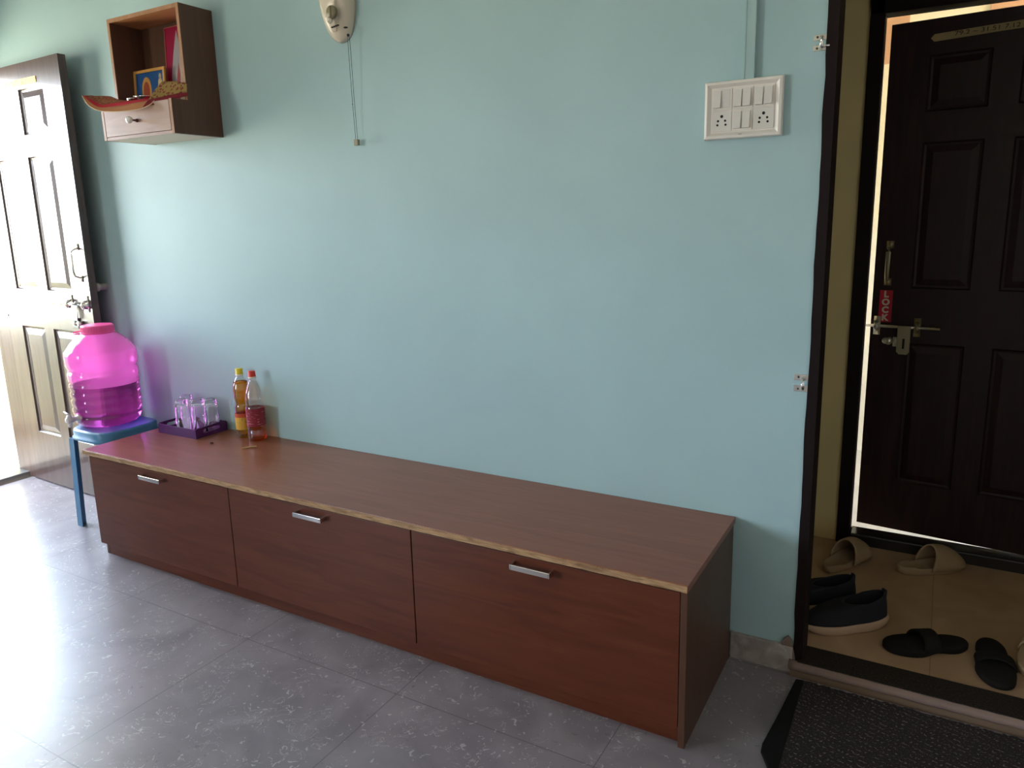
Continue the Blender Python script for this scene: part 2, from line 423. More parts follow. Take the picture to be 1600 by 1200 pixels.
# ------------------------------------------------------------------ vestibule
wallbox('floor_vestibule', M_vest, [(2.2, 4.4, .08, .975, -.1, VZ)])
wallbox('wall_vestibule_left', M_yellow, [(2.1, 2.2, .1, 1.06, -.1, 2.7)])
wallbox('wall_vestibule_right', M_yellow, [(4.4, 4.5, .1, 1.06, -.1, 2.7)])
FX0, FX1 = 2.852, 3.76; FT = 2.16     # outer frame; opening 2.902..3.71, top 2.108
wallbox('wall_vestibule_far', M_yellow, [(1.5, FX0, .975, 1.06, -.1, 3.2), (FX0, FX1, .975, 1.06, FT, 3.2), (FX1, 5.3, .975, 1.06, -.1, 3.2)])
wallbox('ceiling_vestibule', M_white, [(2.1, 4.5, .1, 1.06, 2.7, 2.8)])
f = MB()
# rough-edged dark jambs of the inner opening
rng = random.Random(2)
pts = [(X1, 0.0)]
zz = [i*OH/46 for i in range(47)]
edge = [(X1 - .002 - rng.random()*.004, z) for z in zz]
f.prism([(x, z) for x, z in edge] + [(X1+.024, OH), (X1+.024, .0)], -.006, .098)
f.box(X2-.03, X2+.004, -.006, .098, .0, OH); f.box(X1, X2, -.006, .098, OH-.04, OH+.004)
struct(f.build('trim_3', M_frame), 'dark wooden frame of the entrance opening')
f = MB(); f.box(FX0, 2.902, .955, 1.045, VZ, FT); f.box(3.712, FX1, .955, 1.045, VZ, FT); f.box(FX0, FX1, .955, 1.045, 2.106, FT)
struct(f.build('trim_4', M_frame, bev=.004), 'dark wooden frame of the outer entrance door')
f = MB(); f.box(2.902, 3.712, .962, 1.05, -.02, .091)
struct(f.build('trim_5', mat('dark_polished_sill', (.018, .016, .016), .22), bev=.005), 'dark sill below the outer entrance door')
# threshold between room and vestibule
f = MB(); f.box(X1+.012, X2, -.022, .085, -.02, .050); struct(f.build('trim_6', M_gran, bev=.002), 'dark granite threshold strip')
f = MB(); f.box(X1-.006, X2, -.030, -.018, -.0, .024); struct(f.build('trim_7', M_mattile), 'beige riser below the granite threshold')
f = MB()
rs = []
for i in range(40):
    x = X1-.012 + (X2-X1+.012)*i/39; j = rng.uniform(-.0018, .0018)
    rs.append([(x, -.030+j, .022), (x, -.036+j, .030), (x, -.034+j, .040), (x, -.022, .0475+j*.4), (x, -.015, .049), (x, -.015, .022)])
f.rings(rs); struct(f.build('trim_8', M_cement, smooth=True), 'rough cement lip along the granite threshold')
f = MB(); f.prism([(2.80, 0), (2.803, .07), (2.812, .105), (2.826, .12), (2.838, .108), (X1+.004, .05), (X1+.01, 0)], -.012, .0)
struct(f.build('trim_9', M_cement), 'broken cement patch at foot of the dark frame')

# corridor beyond the outer door
wallbox('floor_corridor', plaster('corridor_floor', (.55, .52, .48), .3), [(1.6, 5.2, 1.06, 2.5, -.1, .02)])
wallbox('corridor_sky_blocker', M_white, [(1.6, 5.2, 1.06, 2.5, 3.2, 3.3)])  # unseen cover added to cut sky light in the corridor
wallbox('corridor_end_blocker_left', M_cream, [(1.5, 1.6, 1.06, 2.5, -.1, 3.3)])  # unseen end closure added to dim the corridor
wallbox('corridor_end_blocker_right', M_cream, [(5.2, 5.3, 1.06, 2.5, -.1, .85), (5.2, 5.3, 1.06, 2.5, 1.75, 3.3)])  # unseen end closure added, its opening sized to let in some light
wallbox('wall_corridor', M_cream, [(1.6, 5.2, 2.4, 2.5, 0, 3.2)])
b = MB(); b.box(2.3, 2.905, 2.385, 2.4, 2.16, 2.75); b.box(2.905, 4.6, 2.385, 2.4, 2.42, 2.9); b.box(3.26, 4.6, 2.385, 2.4, 2.30, 2.42)
struct(b.build('trim_10', M_tan), 'tan painted surround on the corridor wall')

# ------------------------------------------------------------------ panelled doors
def leaf(w_, h_, t_, cols, rows, m, name, bevw=.028, depth=.011):
    """front at y=0 facing -y, x 0..w, z 0..h; raised panels inside sloped mouldings"""
    b = MB(); bm = b.bm
    xs = sorted({0, w_, *[v for c in cols for v in c]}); zs = sorted({0, h_, *[v for r in rows for v in r]})
    def q(*p): bm.faces.new([bm.verts.new(v) for v in p])
    for side in (0, 1):
        def Y(d): return d if side == 0 else t_-d
        for i in range(len(xs)-1):
            for j in range(len(zs)-1):
                x0, x1, z0, z1 = xs[i], xs[i+1], zs[j], zs[j+1]
                if (x0, x1) in cols and (z0, z1) in rows:
                    lv = [(0, 0), (.006, depth*.8), (.014, depth), (.016+bevw, depth*.25)]
                    for (a, d0), (c_, d1) in zip(lv, lv[1:]):
                        A = [(x0+a, Y(d0), z0+a), (x1-a, Y(d0), z0+a), (x1-a, Y(d0), z1-a), (x0+a, Y(d0), z1-a)]
                        B = [(x0+c_, Y(d1), z0+c_), (x1-c_, Y(d1), z0+c_), (x1-c_, Y(d1), z1-c_), (x0+c_, Y(d1), z1-c_)]
                        for k in range(4): q(A[k], A[(k+1) % 4], B[(k+1) % 4], B[k])
                    q(*B)
                else:
                    q((x0, Y(0), z0), (x1, Y(0), z0), (x1, Y(0), z1), (x0, Y(0), z1))
    for i in range(len(xs)-1):
        for z in (0, h_): q((xs[i], 0, z), (xs[i+1], 0, z), (xs[i+1], t_, z), (xs[i], t_, z))
    for j in range(len(zs)-1):
        for x in (0, w_): q((x, 0, zs[j]), (x, 0, zs[j+1]), (x, t_, zs[j+1]), (x, t_, zs[j]))
    return b.build(name, m)

# balcony door, swung open almost flat against the teal wall
hx, hy, fx, fy = -1.333, -.067, -.458, -.106
ang = math.atan2(fy-hy, fx-hx); W1 = math.hypot(fx-hx, fy-hy)
cols = [(.150, .385), (.475, .710)]; rows = [(.30, .90), (1.10, 1.765), (1.87, 2.085)]
rows = [(a-.008, b_-.008) for a, b_ in rows]
d1 = leaf(W1, 2.195, .036, cols, rows, M_door, 'door_1'); struct(d1, 'dark six-panel balcony door swung open against the teal wall')
d1.location = (hx, hy, .008); d1.rotation_euler = (0, 0, ang)
def dx1(x): return (x-hx)                 # world x -> leaf x
# handle
b = MB(); X = dx1(-.515)
b.tube([(X, -.002, 1.165), (X, -.03, 1.175), (X, -.036, 1.20), (X, -.036, 1.275), (X, -.03, 1.30), (X, -.002, 1.31)], .010, 10, .5)
b.box(X-.014, X+.014, -.004, 0, 1.145, 1.175); b.box(X-.014, X+.014, -.004, 0, 1.30, 1.33)
b.build('door_handle', M_steel, d1, True)
b = MB(); Zb = 1.035
b.cyl((dx1(-.80), -.020, Zb), (dx1(-.452), -.020, Zb), .008, 12)
b.build('sliding_bolt', M_chrome, d1, True)
for xx in (dx1(-.635), dx1(-.49)):
    b = MB(); b.box(xx-.012, xx+.012, -.004, 0, Zb-.038, Zb+.042); b.tube([(xx, -.004, Zb-.016), (xx, -.026, Zb-.014), (xx, -.032, Zb), (xx, -.026, Zb+.014), (xx, -.004, Zb+.016)], .008, 8)
    b.build('bolt_bracket', M_chrome, d1, True)
b = MB(); b.prism([(dx1(-.62), Zb), (dx1(-.56), Zb), (dx1(-.575), Zb-.075), (dx1(-.605), Zb-.075)], -.018, -.013)
b.build('hasp', M_steel, d1)
b = MB(); b.box(dx1(-.645), dx1(-.585), -.010, 0, Zb-.125, Zb-.072, .003); b.build('lock_plate', M_darksteel, d1)
b = MB(); b.cyl((dx1(-.615), -.018, Zb-.098), (dx1(-.615), 0, Zb-.098), .013); b.cyl((dx1(-.565), -.022, Zb-.098), (dx1(-.565), 0, Zb-.098), .012)
b.build('lock_stud', M_chrome, d1, True)
# faded paper strip with marks
M_strip = mat('ochre_paper_strip', (.72, .50, .16), .6)
Lk(M_strip, mixc(M_strip, math_(M_strip, 'GREATER_THAN', noise(M_strip, coords(M_strip, (60, 1, 30)), 1.5, 3), .56), (.74, .52, .18), (.45, .24, .06)), bs(M_strip).inputs['Base Color'])
b = MB(); b.box(.20, dx1(-.672), -.0025, 0, 2.094, 2.122); b.build('paper_strip', M_strip, d1)
b = MB(); b.cyl((.012, -.0015, .94), (.012, .0, .94), .007, 12); b.build('screw_hole', M_black, d1)

# outer entrance door, standing slightly ajar
a0 = Vector((2.917, 1.082)); a1 = Vector((3.70, .996)); W2 = (a1-a0).length; ang2 = math.atan2(a1.y-a0.y, a1.x-a0.x)
LB = .098
cols2 = [(.135, .335), (.425, .640)]
rows2 = [(.21, .79), (1.005, 1.555), (1.665, 1.865)]
d2 = leaf(W2, 1.990, .036, cols2, rows2, M_door2, 'door_2', .022, .009); struct(d2, 'dark panelled entrance door standing slightly ajar')
d2.location = (a0.x, a0.y, LB); d2.rotation_euler = (0, 0, ang2)
def dx2(x): return (x-a0.x)*1.005
def dz(z): return z-LB
b = MB(); X = dx2(2.968); z0, z1 = dz(1.125), dz(1.275)
b.tube([(X, -.002, z0+.012), (X, -.024, z0+.016), (X, -.03, z0+.03), (X, -.03, z1-.03), (X, -.024, z1-.016), (X, -.002, z1-.012)], .009, 10, .6)
b.box(X-.013, X+.013, -.004, 0, z0-.012, z0+.016); b.box(X-.013, X+.013, -.004, 0, z1-.016, z1+.012)
b.build('door_handle', M_brass, d2, True)
Z2 = dz(.952); 
b = MB(); b.cyl((dx2(2.925)-.035, -.020, Z2), (dx2(3.165), -.020, Z2), .0055, 12); b.build('sliding_bolt', M_steel, d2, True)
for xx, mm in ((dx2(2.941), M_steel), (dx2(3.085), M_brass)):
    b = MB(); b.box(xx-.012, xx+.012, -.004, 0, Z2-.038, Z2+.036); b.tube([(xx, -.004, Z2-.016), (xx, -.026, Z2-.013), (xx, -.030, Z2), (xx, -.026, Z2+.013), (xx, -.004, Z2+.016)], .009, 8)
    b.build('bolt_bracket', mm, d2, True)
X = dx2(3.045)
b = MB(); b.prism([(X-.024, Z2+.004), (X+.022, Z2+.004), (X+.022, Z2-.098), (X+.014, Z2-.108), (X-.014, Z2-.108), (X-.024, Z2-.098)], -.030, -.026)
hp = b.build('hasp', M_brass, d2)
b = MB(); b.box(X-.004, X+.004, -.0315, -.0255, Z2-.085, Z2-.045); b.build('keyhole_slot', M_black, hp)
b = MB(); b.box(X-.042, X-.022, -.006, 0, Z2-.082, Z2-.045); b.cyl((X-.055, -.024, Z2-.06), (X-.055, 0, Z2-.06), .014); b.cyl((X-.068, -.016, Z2-.06), (X-.068, 0, Z2-.06), .012); b.build('staple', M_steel, d2, True)
# LOCK sticker
X = dx2(2.9665); b = MB(); b.box(X-.0235, X+.0235, -.0012, 0, dz(.966), dz(1.093)); st = b.build('lock_sticker', mat('red_sticker', (.42, .005, .02), .5), d2)
Mw = mat('sticker_white', (.55, .50, .40), .5)
for k, ch in enumerate('LOCK'):
    text('sticker_letter', ch, .034, Mw, st, TR(X, -.0014, dz(1.093)-.017-.031*k) @ FACE @ Matrix.Diagonal((1.0, 1, 1, 1)), .0005, bold=.0016)
# taped handwritten strip
X0, X9 = dx2(3.050), dx2(3.50)
b = MB(); z = dz(2.008); ps = []
for i in range(14): t = i/13; ps.append((X0+.012+(X9-X0-.012)*t, z+.010*math.sin(t*1.2)))
b.prism(ps + [(x, zz_+.026) for x, zz_ in ps[::-1]] + [(X0, z+.013)], -.0015, 0)
tp = b.build('tape_strip', mat('masking_tape', (.34, .26, .12), .7), d2)
text('tape_writing', '79.2 ~ 31.51 7.12 ~1/2 -  29', .021, mat('marker_ink', (.01, .01, .01), .6), tp, TR((X0+X9)/2+.01, -.0018, z+.018) @ FACE @ Matrix.Diagonal((1.35, 1, 1, 1)), .0003)

# ------------------------------------------------------------------ hardware on the teal wall
def keeper(x, z, s, label, twin):
    t = thing('latch_keeper', label, 'latch', (x, 0, z))
    b = MB()
    for k in (-1, 1): b.box(-.020*s, .014*s, -.003, 0, k*.013*s-.007*s, k*.013*s+.007*s, .0008)
    b.build('plate', M_steel, t)
    b = MB(); b.tube([(0, -.002, -.014*s), (.002, -.014, -.012*s), (.002, -.016, 0), (.002, -.014, .012*s), (0, -.002, .014*s)], .0045, 8)
    if twin: b.cyl((.0, -.008, -.010*s), (.022*s, -.008, -.010*s), .003, 8)
    b.build('staple', M_chrome, t, True)
    for k in (-1, 1):
        b = MB(); b.cyl((-.010*s, -.0045, k*.014*s), (-.010*s, 0, k*.014*s), .003, 10)
        b.build('screw', M_darksteel, t, True)
keeper(2.828, 1.850, 1.0, 'small steel latch plate beside top of the dark door frame', True)
keeper(2.828, .925, 1.25, 'larger steel latch plate low beside the dark door frame', False)
b = MB(); b.lathe([(.0, 0), (.014, 0), (.016, .004), (.016, .040), (.021, .044), (.021, .055), (.017, .060), (.007, .061), (.006, .052), (0, .052)], 20, mtx=TR(-.486, 0, 1.123) @ Matrix.Rotation(PI/2, 4, 'X'))
tag(b.build('door_stopper', mat('grey_plastic', (.38, .34, .34), .5), None, True), 'pale round door stopper on teal wall behind open door', 'door stopper')
b = MB(); b.cyl((-.545, -.012, 1.863), (-.545, 0, 1.863), .004, 10); b.cyl((-.545, -.014, 1.863), (-.545, -.011, 1.863), .007, 10)
b = MB() if False else b
nail = b.build('wall_screw', M_chrome, None, True); nail.location = (-.010, 0, .0)
tag(nail, 'tiny bright screw in the teal wall right of the open balcony door', 'screw')

# ------------------------------------------------------------------ long low cabinet
H = .48; L = 2.65; D = .50
cab = thing('low_cabinet', 'long low brown laminate cabinet with three drop fronts along the teal wall', 'cabinet')
b = MB(); b.box(.036, .054, -.478, -.016, 0.0, H-.026); b.box(2.632, L, -D, -.016, 0.0, H-.022); b.box(.054, 2.632, -.030, -.016, 0, H-.026)
b.box(.9, .918, -.478, -.03, .058, H-.026); b.box(1.75, 1.768, -.478, -.03, .058, H-.026); b.box(.054, 2.632, -.478, -.03, .058, .074)
b.build('carcass', M_lamv, cab, bev=.0008)
b = MB(); b.box(.054, 2.632, -.477, -.465, 0.0, .057); b.build('plinth', M_lam, cab)
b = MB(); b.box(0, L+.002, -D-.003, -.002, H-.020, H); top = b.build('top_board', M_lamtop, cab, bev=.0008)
b = MB(); rs = []
for i in range(90):
    x = (L+.0)*i/89; j = rng.uniform(-.0008, .0008)
    rs.append([(x, -D-.003, H-.0215), (x, -D-.0055+j, H-.0205), (x, -D-.0055+j, H-.003), (x, -D-.003, H-.0025)])
b.rings(rs); b.build('worn_ply_edge', M_ply, top)
for (xa, xb, hxm) in ((.036, .9075, .478), (.912, 1.7565, 1.335), (1.761, 2.630, 2.200)):
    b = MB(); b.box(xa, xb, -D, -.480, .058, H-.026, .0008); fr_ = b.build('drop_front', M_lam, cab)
    b = MB(); hw, z = .062, .428
    b.box(hxm-hw, hxm+hw, -.530, -.524, z-.008, z+.008, .001)
    for s_ in (-1, 1): b.box(hxm+s_*hw-.003-(0 if s_ < 0 else 0), hxm+s_*hw+.003, -.530, -D, z-.008, z+.008, .001)
    b.build('handle', M_chrome, fr_)

# ------------------------------------------------------------------ wall shelf with drawer
sx0, sx1, sz0, sz1, szm = .019, .480, 1.773, 2.269, 1.905
sh = thing('wall_shelf', 'brown open wall shelf with a drawer hung high on the teal wall', 'shelf')
T = .016
def side(xa, xb, m, name):
    b = MB(); b.prism([(-.233, sz0), (0, sz0), (0, sz1), (-.158, sz1), (-.158, szm), (-.233, szm)], xa, xb, 'x')
    return b.build(name, m, sh, bev=.0008)
side(sx0, sx0+T, M_shelf, 'side_panel'); side(sx1-T, sx1, M_shelf, 'side_panel')
b = MB(); b.box(sx0+T, sx1-T, -.158, 0, sz1-T, sz1); b.build('top_panel', M_shelftop, sh)
b = MB(); b.box(sx0+T, sx1-T, -.012, -.002, sz0+T, sz1-T); b.build('back_panel', M_shelf, sh)
b = MB(); b.box(sx0+T, sx1-T, -.215, -.012, szm-T, szm); b.build('shelf_board', M_shelf, sh)
b = MB(); b.box(sx0+T, sx1-T, -.229, -.012, sz0, sz0+.012); b.build('bottom_panel', M_shelfunder, sh)
b = MB(); b.box(sx0+T, sx1-T, -.233, -.229, sz0, sz0+.012); b.build('front_rail', M_shelffront, sh)
b = MB(); b.box(sx0+T+.002, sx1-T-.003, -.234, -.217, sz0+.014, szm-.003, .0008); dr = b.build('drawer', M_shelffront, sh)
k = MB(); k.lathe([(.007, 0), (.007, .004), (.004, .007), (.004, .026)], 16, mtx=TR(.253, -.234, 1.838) @ Matrix.Rotation(PI/2, 4, 'X')); kn = k.build('knob', mat('brown_knob_stem', (.10, .03, .015), .4), dr, True)
k = MB(); k.lathe([(.0, .024), (.006, .024), (.012, .028), (.0145, .034), (.0135, .041), (.008, .046), (0, .047)], 20, mtx=TR(.253, -.234, 1.838) @ Matrix.Rotation(PI/2, 4, 'X')); k.build('knob_cap', M_knobw, kn, True)
# added strips on the shelf's front edges, doorway light put into their paler colour
M_edge = wood_mat('shelf_lit_edge_tone', (.30, .15, .08), (.42, .22, .12), .36, (10, 10, 1.3))
for xa in (sx0, sx1-T):
    b = MB(); b.box(xa+.0005, xa+T-.0005, -.1595, -.158, szm, sz1-.0005); b.box(xa+.0005, xa+T-.0005, -.2345, -.233, sz0+.0005, szm); b.build('lit_edge_strip', M_edge, sh)
b = MB(); b.box(sx0+T, sx1-T, -.1595, -.158, sz1-T, sz1-.0005); b.build('lit_edge_strip', M_edge, sh)

# cloth: a boat-shaped fold over the ledge
def lerp(a, b, t): return a+(b-a)*t
def spline(pts, t):
    n_ = len(pts)-1; s_ = min(t*n_, n_-1e-6); i = int(s_); u = s_-i
    p = [Vector(pts[max(0, min(n_, i+k))]) for k in (-1, 0, 1, 2)]
    return .5*((2*p[1]) + (-p[0]+p[2])*u + (2*p[0]-5*p[1]+4*p[2]-p[3])*u*u + (-p[0]+3*p[1]-3*p[2]+p[3])*u**3)
def cloth_mat():
    m = mat('gold_printed_border', (.5, .3, .05), .75); v = coords(m, (95, 1, 95))
    vo = N(m, 'ShaderNodeTexVoronoi'); vo.inputs['Scale'].default_value = 1; Lk(m, v, vo.inputs['Vector'])
    f_ = math_(m, 'LESS_THAN', vo.outputs['Distance'], .42)
    c = mixc(m, f_, (.26, .17, .045), (.17, .018, .012)); Lk(m, c, bs(m).inputs['Base Color']); return m
def cloth_in():
    m = mat('maroon_green_print', (.35, .05, .03), .8); v = coords(m, (60, 60, 60))
    f_ = math_(m, 'GREATER_THAN', noise(m, v, 2, 3, .5), .52)
    c = mixc(m, f_, (.22, .030, .02), (.26, .14, .04)); Lk(m, c, bs(m).inputs['Base Color']); return m
M_border = cloth_mat(); M_cin = cloth_in(); M_hem = mat('orange_hem', (.42, .17, .07), .8); M_rim = mat('pale_hem_edge', (.62, .50, .34), .8)
hem = [(-0.009, -0.29, 1.952), (0.025, -0.29, 1.913), (0.087, -0.288, 1.886), (0.167, -0.285, 1.874), (0.244, -0.28, 1.87), (0.319, -0.27, 1.872), (0.361, -0.25, 1.885), (0.365, -0.225, 1.907), (0.357, -0.2, 1.935), (0.348, -0.17, 1.984)]
redlo = [(-0.010, -0.285, 1.953), (0.037, -0.275, 1.916), (0.075, -0.27, 1.901), (0.136, -0.262, 1.899), (0.207, -0.255, 1.899), (0.265, -0.245, 1.904), (0.314, -0.23, 1.908), (0.332, -0.21, 1.917), (0.341, -0.19, 1.945), (0.343, -0.168, 1.985)]
redup = [(-0.012, -0.28, 1.954), (0.029, -0.26, 1.927), (0.067, -0.255, 1.913), (0.122, -0.245, 1.915), (0.185, -0.238, 1.917), (0.238, -0.225, 1.919), (0.282, -0.212, 1.921), (0.314, -0.2, 1.924), (0.332, -0.185, 1.947), (0.338, -0.166, 1.985)]
topl = [(-0.014, -0.275, 1.955), (-0.040, -0.235, 1.963), (-0.034, -0.215, 1.962), (0.040, -0.200, 1.956), (0.105, -0.205, 1.936), (0.18, -0.205, 1.924), (0.247, -0.200, 1.922), (0.29, -0.19, 1.926), (0.324, -0.18, 1.948), (0.334, -0.164, 1.985)]
NU = 40
cl = thing('shelf_cloth', 'red and gold bordered cloth draped over the wall shelf ledge', 'cloth')
def strip(A, B, nv, name, m, parent, sag=0, seed=1, wob=.0012):
    b = MB(); R_ = random.Random(seed); rs = []
    for i in range(NU+1):
        t = i/NU; p = spline(A, t); q = spline(B, t); row = []
        for j in range(nv+1):
            u = j/nv; v = p.lerp(q, u); v.z -= sag*math.sin(PI*u); 
            v.z += wob*math.sin(t*23+seed)*math.sin(PI*u); row.append(v)
        rs.append(row)
    b.rings(rs, cyclic=False); o = b.build(name, m, parent, True)
    s_ = o.modifiers.new('s', 'SOLIDIFY'); s_.thickness = .0014; s_.offset = 1; return o
strip(hem, redlo, 4, 'hem_band', M_hem, cl, .002)
strip(redlo, redup, 3, 'front_panel', M_red, cl, .001)
strip(redup, topl, 6, 'printed_panel', M_cin, cl, .004)
upb = [(.348, -.167, 1.988), (.38, -.166, 1.985), (.42, -.166, 1.980), (.46, -.164, 1.974), (.488, -.1605, 1.966)]
lob = [(.340, -.262, 1.879), (.385, -.225, 1.893), (.425, -.200, 1.905), (.455, -.180, 1.913), (.483, -.1605, 1.921)]
mdb = [tuple(lerp(a[k], b_[k], .72) for k in range(3)) for a, b_ in zip(upb, lob)]
strip(upb, mdb, 6, 'motif_band', M_border, cl, -.002)
strip(mdb, lob, 3, 'lower_band', mat('maroon_cloth', (.17, .008, .018), .85), cl)
b = MB(); b.tube([spline(hem, i/60) for i in range(61)], .0016, 6); b.build('pale_piping', M_rim, cl, True)

# framed pictures inside the shelf
def frame_box(name, label, x0, x1, z0, z1, y, fw_, mfr, mpic):
    t = thing(name, label, 'picture', ((x0+x1)/2, y, z0))
    cx = (x0+x1)/2; a = (x1-x0)/2; h = z1-z0; b = MB()
    b.box(-a, a, -.008, 0, 0, fw_); b.box(-a, a, -.008, 0, h-fw_, h); b.box(-a, -a+fw_, -.008, 0, fw_, h-fw_); b.box(a-fw_, a, -.008, 0, fw_, h-fw_)
    b.build('picture_frame', mfr, t, bev=.0008)
    b = MB(); b.box(-a+fw_, a-fw_, -.004, -.001, fw_, h-fw_); pic = b.build('picture_sheet', mpic, t)
    return t, pic, a, h
M_gold = mat('gold_frame', (.55, .28, .07), .35)
t, pic, a, h = frame_box('framed_picture', 'small gold-framed blue picture standing inside wall shelf', -.0+.037, .245, 1.9085, 2.072, -.078, .012, M_gold, mat('blue_print', (.02, .08, .24), .3))
t.rotation_euler = (-.06, 0, 0)
b = MB(); Mg = mat('orange_gold_print', (.52, .25, .06), .4)
def oval(b, cx, cz, rx, rz, y, n_=24): b.prism([(cx+rx*math.cos(2*PI*i/n_), cz+rz*math.sin(2*PI*i/n_)) for i in range(n_)], y-.0006, y)
oval(b, -.022, .078, .032, .055, -.0042); b.build('printed_arch', Mg, pic)
b = MB(); oval(b, -.022, .074, .021, .040, -.005); b.build('printed_figure', mat('red_brown_print', (.30, .06, .03), .4), pic)
b = MB(); oval(b, .070, .085, .015, .040, -.0042); oval(b, .070, .128, .008, .012, -.0042); b.build('printed_figure', mat('pale_gold_print', (.50, .36, .20), .4), pic)
t, pic, a, h = frame_box('framed_picture', 'tall crimson picture with pale figure at right inside wall shelf', .205, .400, 1.9085, 2.236, -.036, .004, mat('red_frame', (.45, .10, .09), .4), mat('crimson_print', (.36, .01, .06), .3))
t.rotation_euler = (-.05, 0, 0)
b = MB(); b.prism([(-.062, .02), (.0, .02), (.01, .12), (.0, .17), (.0, .22), (-.012, .27), (-.022, .31), (-.034, .27), (-.050, .21), (-.066, .13)], -.0048, -.0042); b.build('printed_figure', mat('silver_print', (.42, .38, .40), .4), pic)
b = MB(); b.prism([(-.022, .02), (.050, .02), (.050, .21), (.0, .24), (-.016, .17)], -.0054, -.0048); b.build('printed_garland', mat('cream_print', (.55, .42, .36), .4), pic)
b = MB(); b.prism([(-.040, .02), (-.020, .02), (-.012, .13), (-.018, .18), (-.036, .10)], -.0060, -.0054); oval(b, .006, .112, .006, .013, -.0055); b.build('printed_folds', mat('rose_print', (.40, .09, .10), .4), pic)

# a low folded pad of the same cloth carries the steel ware
b = MB(); b.box(.045, .325, -.190, -.088, szm+.0005, 1.9215, .003); b.build('cloth_fold', M_red, cl)
# steel ware on the cloth
def bowl(name, label, x, y, z, r, hh, cat='bowl'):
    b = MB(); b.lathe([(r*.6, 0), (r*.85, hh*.25), (r, hh*.9), (r*1.05, hh), (r*1.0, hh*1.0), (r*.93, hh*.85), (r*.78, hh*.3), (r*.5, .0025), (0, .0025)], 28, caps=True)
    o = b.build(name, M_chrome, None, True, loc=(x, y, z)); return tag(o, label, cat)
bowl('steel_plate', 'shallow steel plate on the red shelf cloth', .222, -.145, 1.9222, .052, .018, 'plate')
bowl('steel_bowl', 'small steel bowl at right end of the shelf cloth', .302, -.140, 1.9215, .024, .026)
bowl('steel_bowl', 'small steel bowl at left behind the steel plate', .140, -.165, 1.9215, .022, .020)
b = MB(); b.lathe([(.016, 0), (.016, .003), (.004, .008), (.004, .026), (.012, .032), (.017, .040), (.015, .040), (.0, .034)], 20); tag(b.build('oil_lamp', M_chrome, None, True, loc=(.095, -.115, 1.9215)), 'small footed metal oil lamp before the blue picture', 'lamp')

# ------------------------------------------------------------------ wall fan base with pull cords
fx_, fz = 1.172, 2.0
fan = thing('wall_fan_base', 'cream plastic wall fan base with dial and pull cords', 'fan', (fx_, 0, 2.058))
def fan_half(z):     # half width along height from the tip
    t = min(z/.16, 1); return .073*(1-(1-t)**2.3)**(1/2.3)
b = MB(); rs = []
for i in range(28):
    z = .36*(i/27)**1.5; hw = max(.006, fan_half(z)); dep = .014+.058*min(1, (z/.12))**.6
    rs.append([(hw*math.cos(a_), -dep*abs(math.sin(a_))**.8 if math.sin(a_) > 0 else 0, z) for a_ in [PI*k/20 for k in range(21)]])
b.rings(rs, True, True); b.build('housing', M_fan, fan, True)
b = MB(); rs = []
for i in range(20):
    z = .032+.31*(i/19); hw = .043*math.sin(min(1, (z-.022)/.20)*PI/2)**.6; dep = .013+.060*min(1, (z/.12))**.6
    rs.append([(.000+hw*math.cos(a_), -dep-.004*abs(math.sin(a_)), z) for a_ in [PI*k/12 for k in range(13)]]+[(-hw*math.cos(a_), -dep+.03, z) for a_ in (0, PI)])
b.rings(rs, True, True); b.build('face_plate', mat('cream_face_plastic', (.64, .55, .45), .25), fan, True)
b = MB(); b.lathe([(.022, 0), (.022, .010), (.019, .014), (0, .014)], 24, mtx=TR(.022, -.070, .074+.014) @ Matrix.Rotation(PI/2, 4, 'X')); b.box(.018, .026, -.088, -.082, .070, .106, .001); b.build('dial', M_knobg, fan, True)
b = MB(); b.lathe([(.011, 0), (.010, .010), (.006, .016), (0, .017)], 18, mtx=TR(.012, -.074, .062) @ Matrix.Rotation(PI/2, 4, 'X')); b.build('button', mat('ivory_button', (.75, .66, .55), .2), fan, True)
b = MB()
for k in range(4): b.box(.004+.009*k, .010+.009*k, -.0650, -.058, .040+.0012*k, .044+.0012*k)
b.box(.050, .061, -.050, -.040, .036, .040); b.build('printed_mark', M_black, fan)
b = MB(); b.lathe([(.005, 0), (.005, .004), (0, .004)], 10, mtx=TR(.062, -.040, .012) @ Matrix.Rotation(PI/2, 4, 'X')); b.build('cord_hole', M_black, fan)
b = MB(); b.tube([(.060, -.043, .010), (.057, -.040, -.04), (.051, -.030, -.20), (.049, -.022, -.348)], .0008, 6); b.tube([(.064, -.038, .008), (.062, -.034, -.04), (.057, -.026, -.20), (.056, -.020, -.348)], .0008, 6)
b.lathe([(0, -.003), (.0022, 0), (0, .003)], 8, c=(.0505, -.0295, -.222)); b.build('pull_cord', M_cord, fan)
b = MB(); b.box(.043, .062, -.028, -.014, -.368, -.346, .002); b.build('cord_pull', mat('olive_grey_plastic', (.25, .23, .15), .5), fan)

# ------------------------------------------------------------------ conduit and switchboard
b = MB(); b.box(2.632, 2.661, -.020, 0, 1.776, CH, .001); b.box(2.630, 2.635, -.0215, 0, 1.776, CH)
tag(b.build('wiring_conduit', M_conduit), 'teal painted square wiring conduit running down to the switchboard', 'conduit')
sw = thing('switchboard', 'white electrical switchboard with seven rockers and two sockets', 'switchboard', (2.524, 0, 1.619))
SW, SH_ = .217, .159
b = MB(); fr1 = [(0, 0), (SW, 0), (SW, SH_), (0, SH_)]
def rect(x0, x1, z0, z1, y): return [(x0, y, z0), (x1, y, z0), (x1, y, z1), (x0, y, z1)]
b.rings([rect(.003, SW-.003, .003, SH_-.003, 0), rect(0, SW, 0, SH_, -.012), rect(.003, SW-.003, .003, SH_-.003, -.023), rect(.010, SW-.010, .010, SH_-.010, -.025), rect(.020, SW-.020, .018, SH_-.018, -.016)])
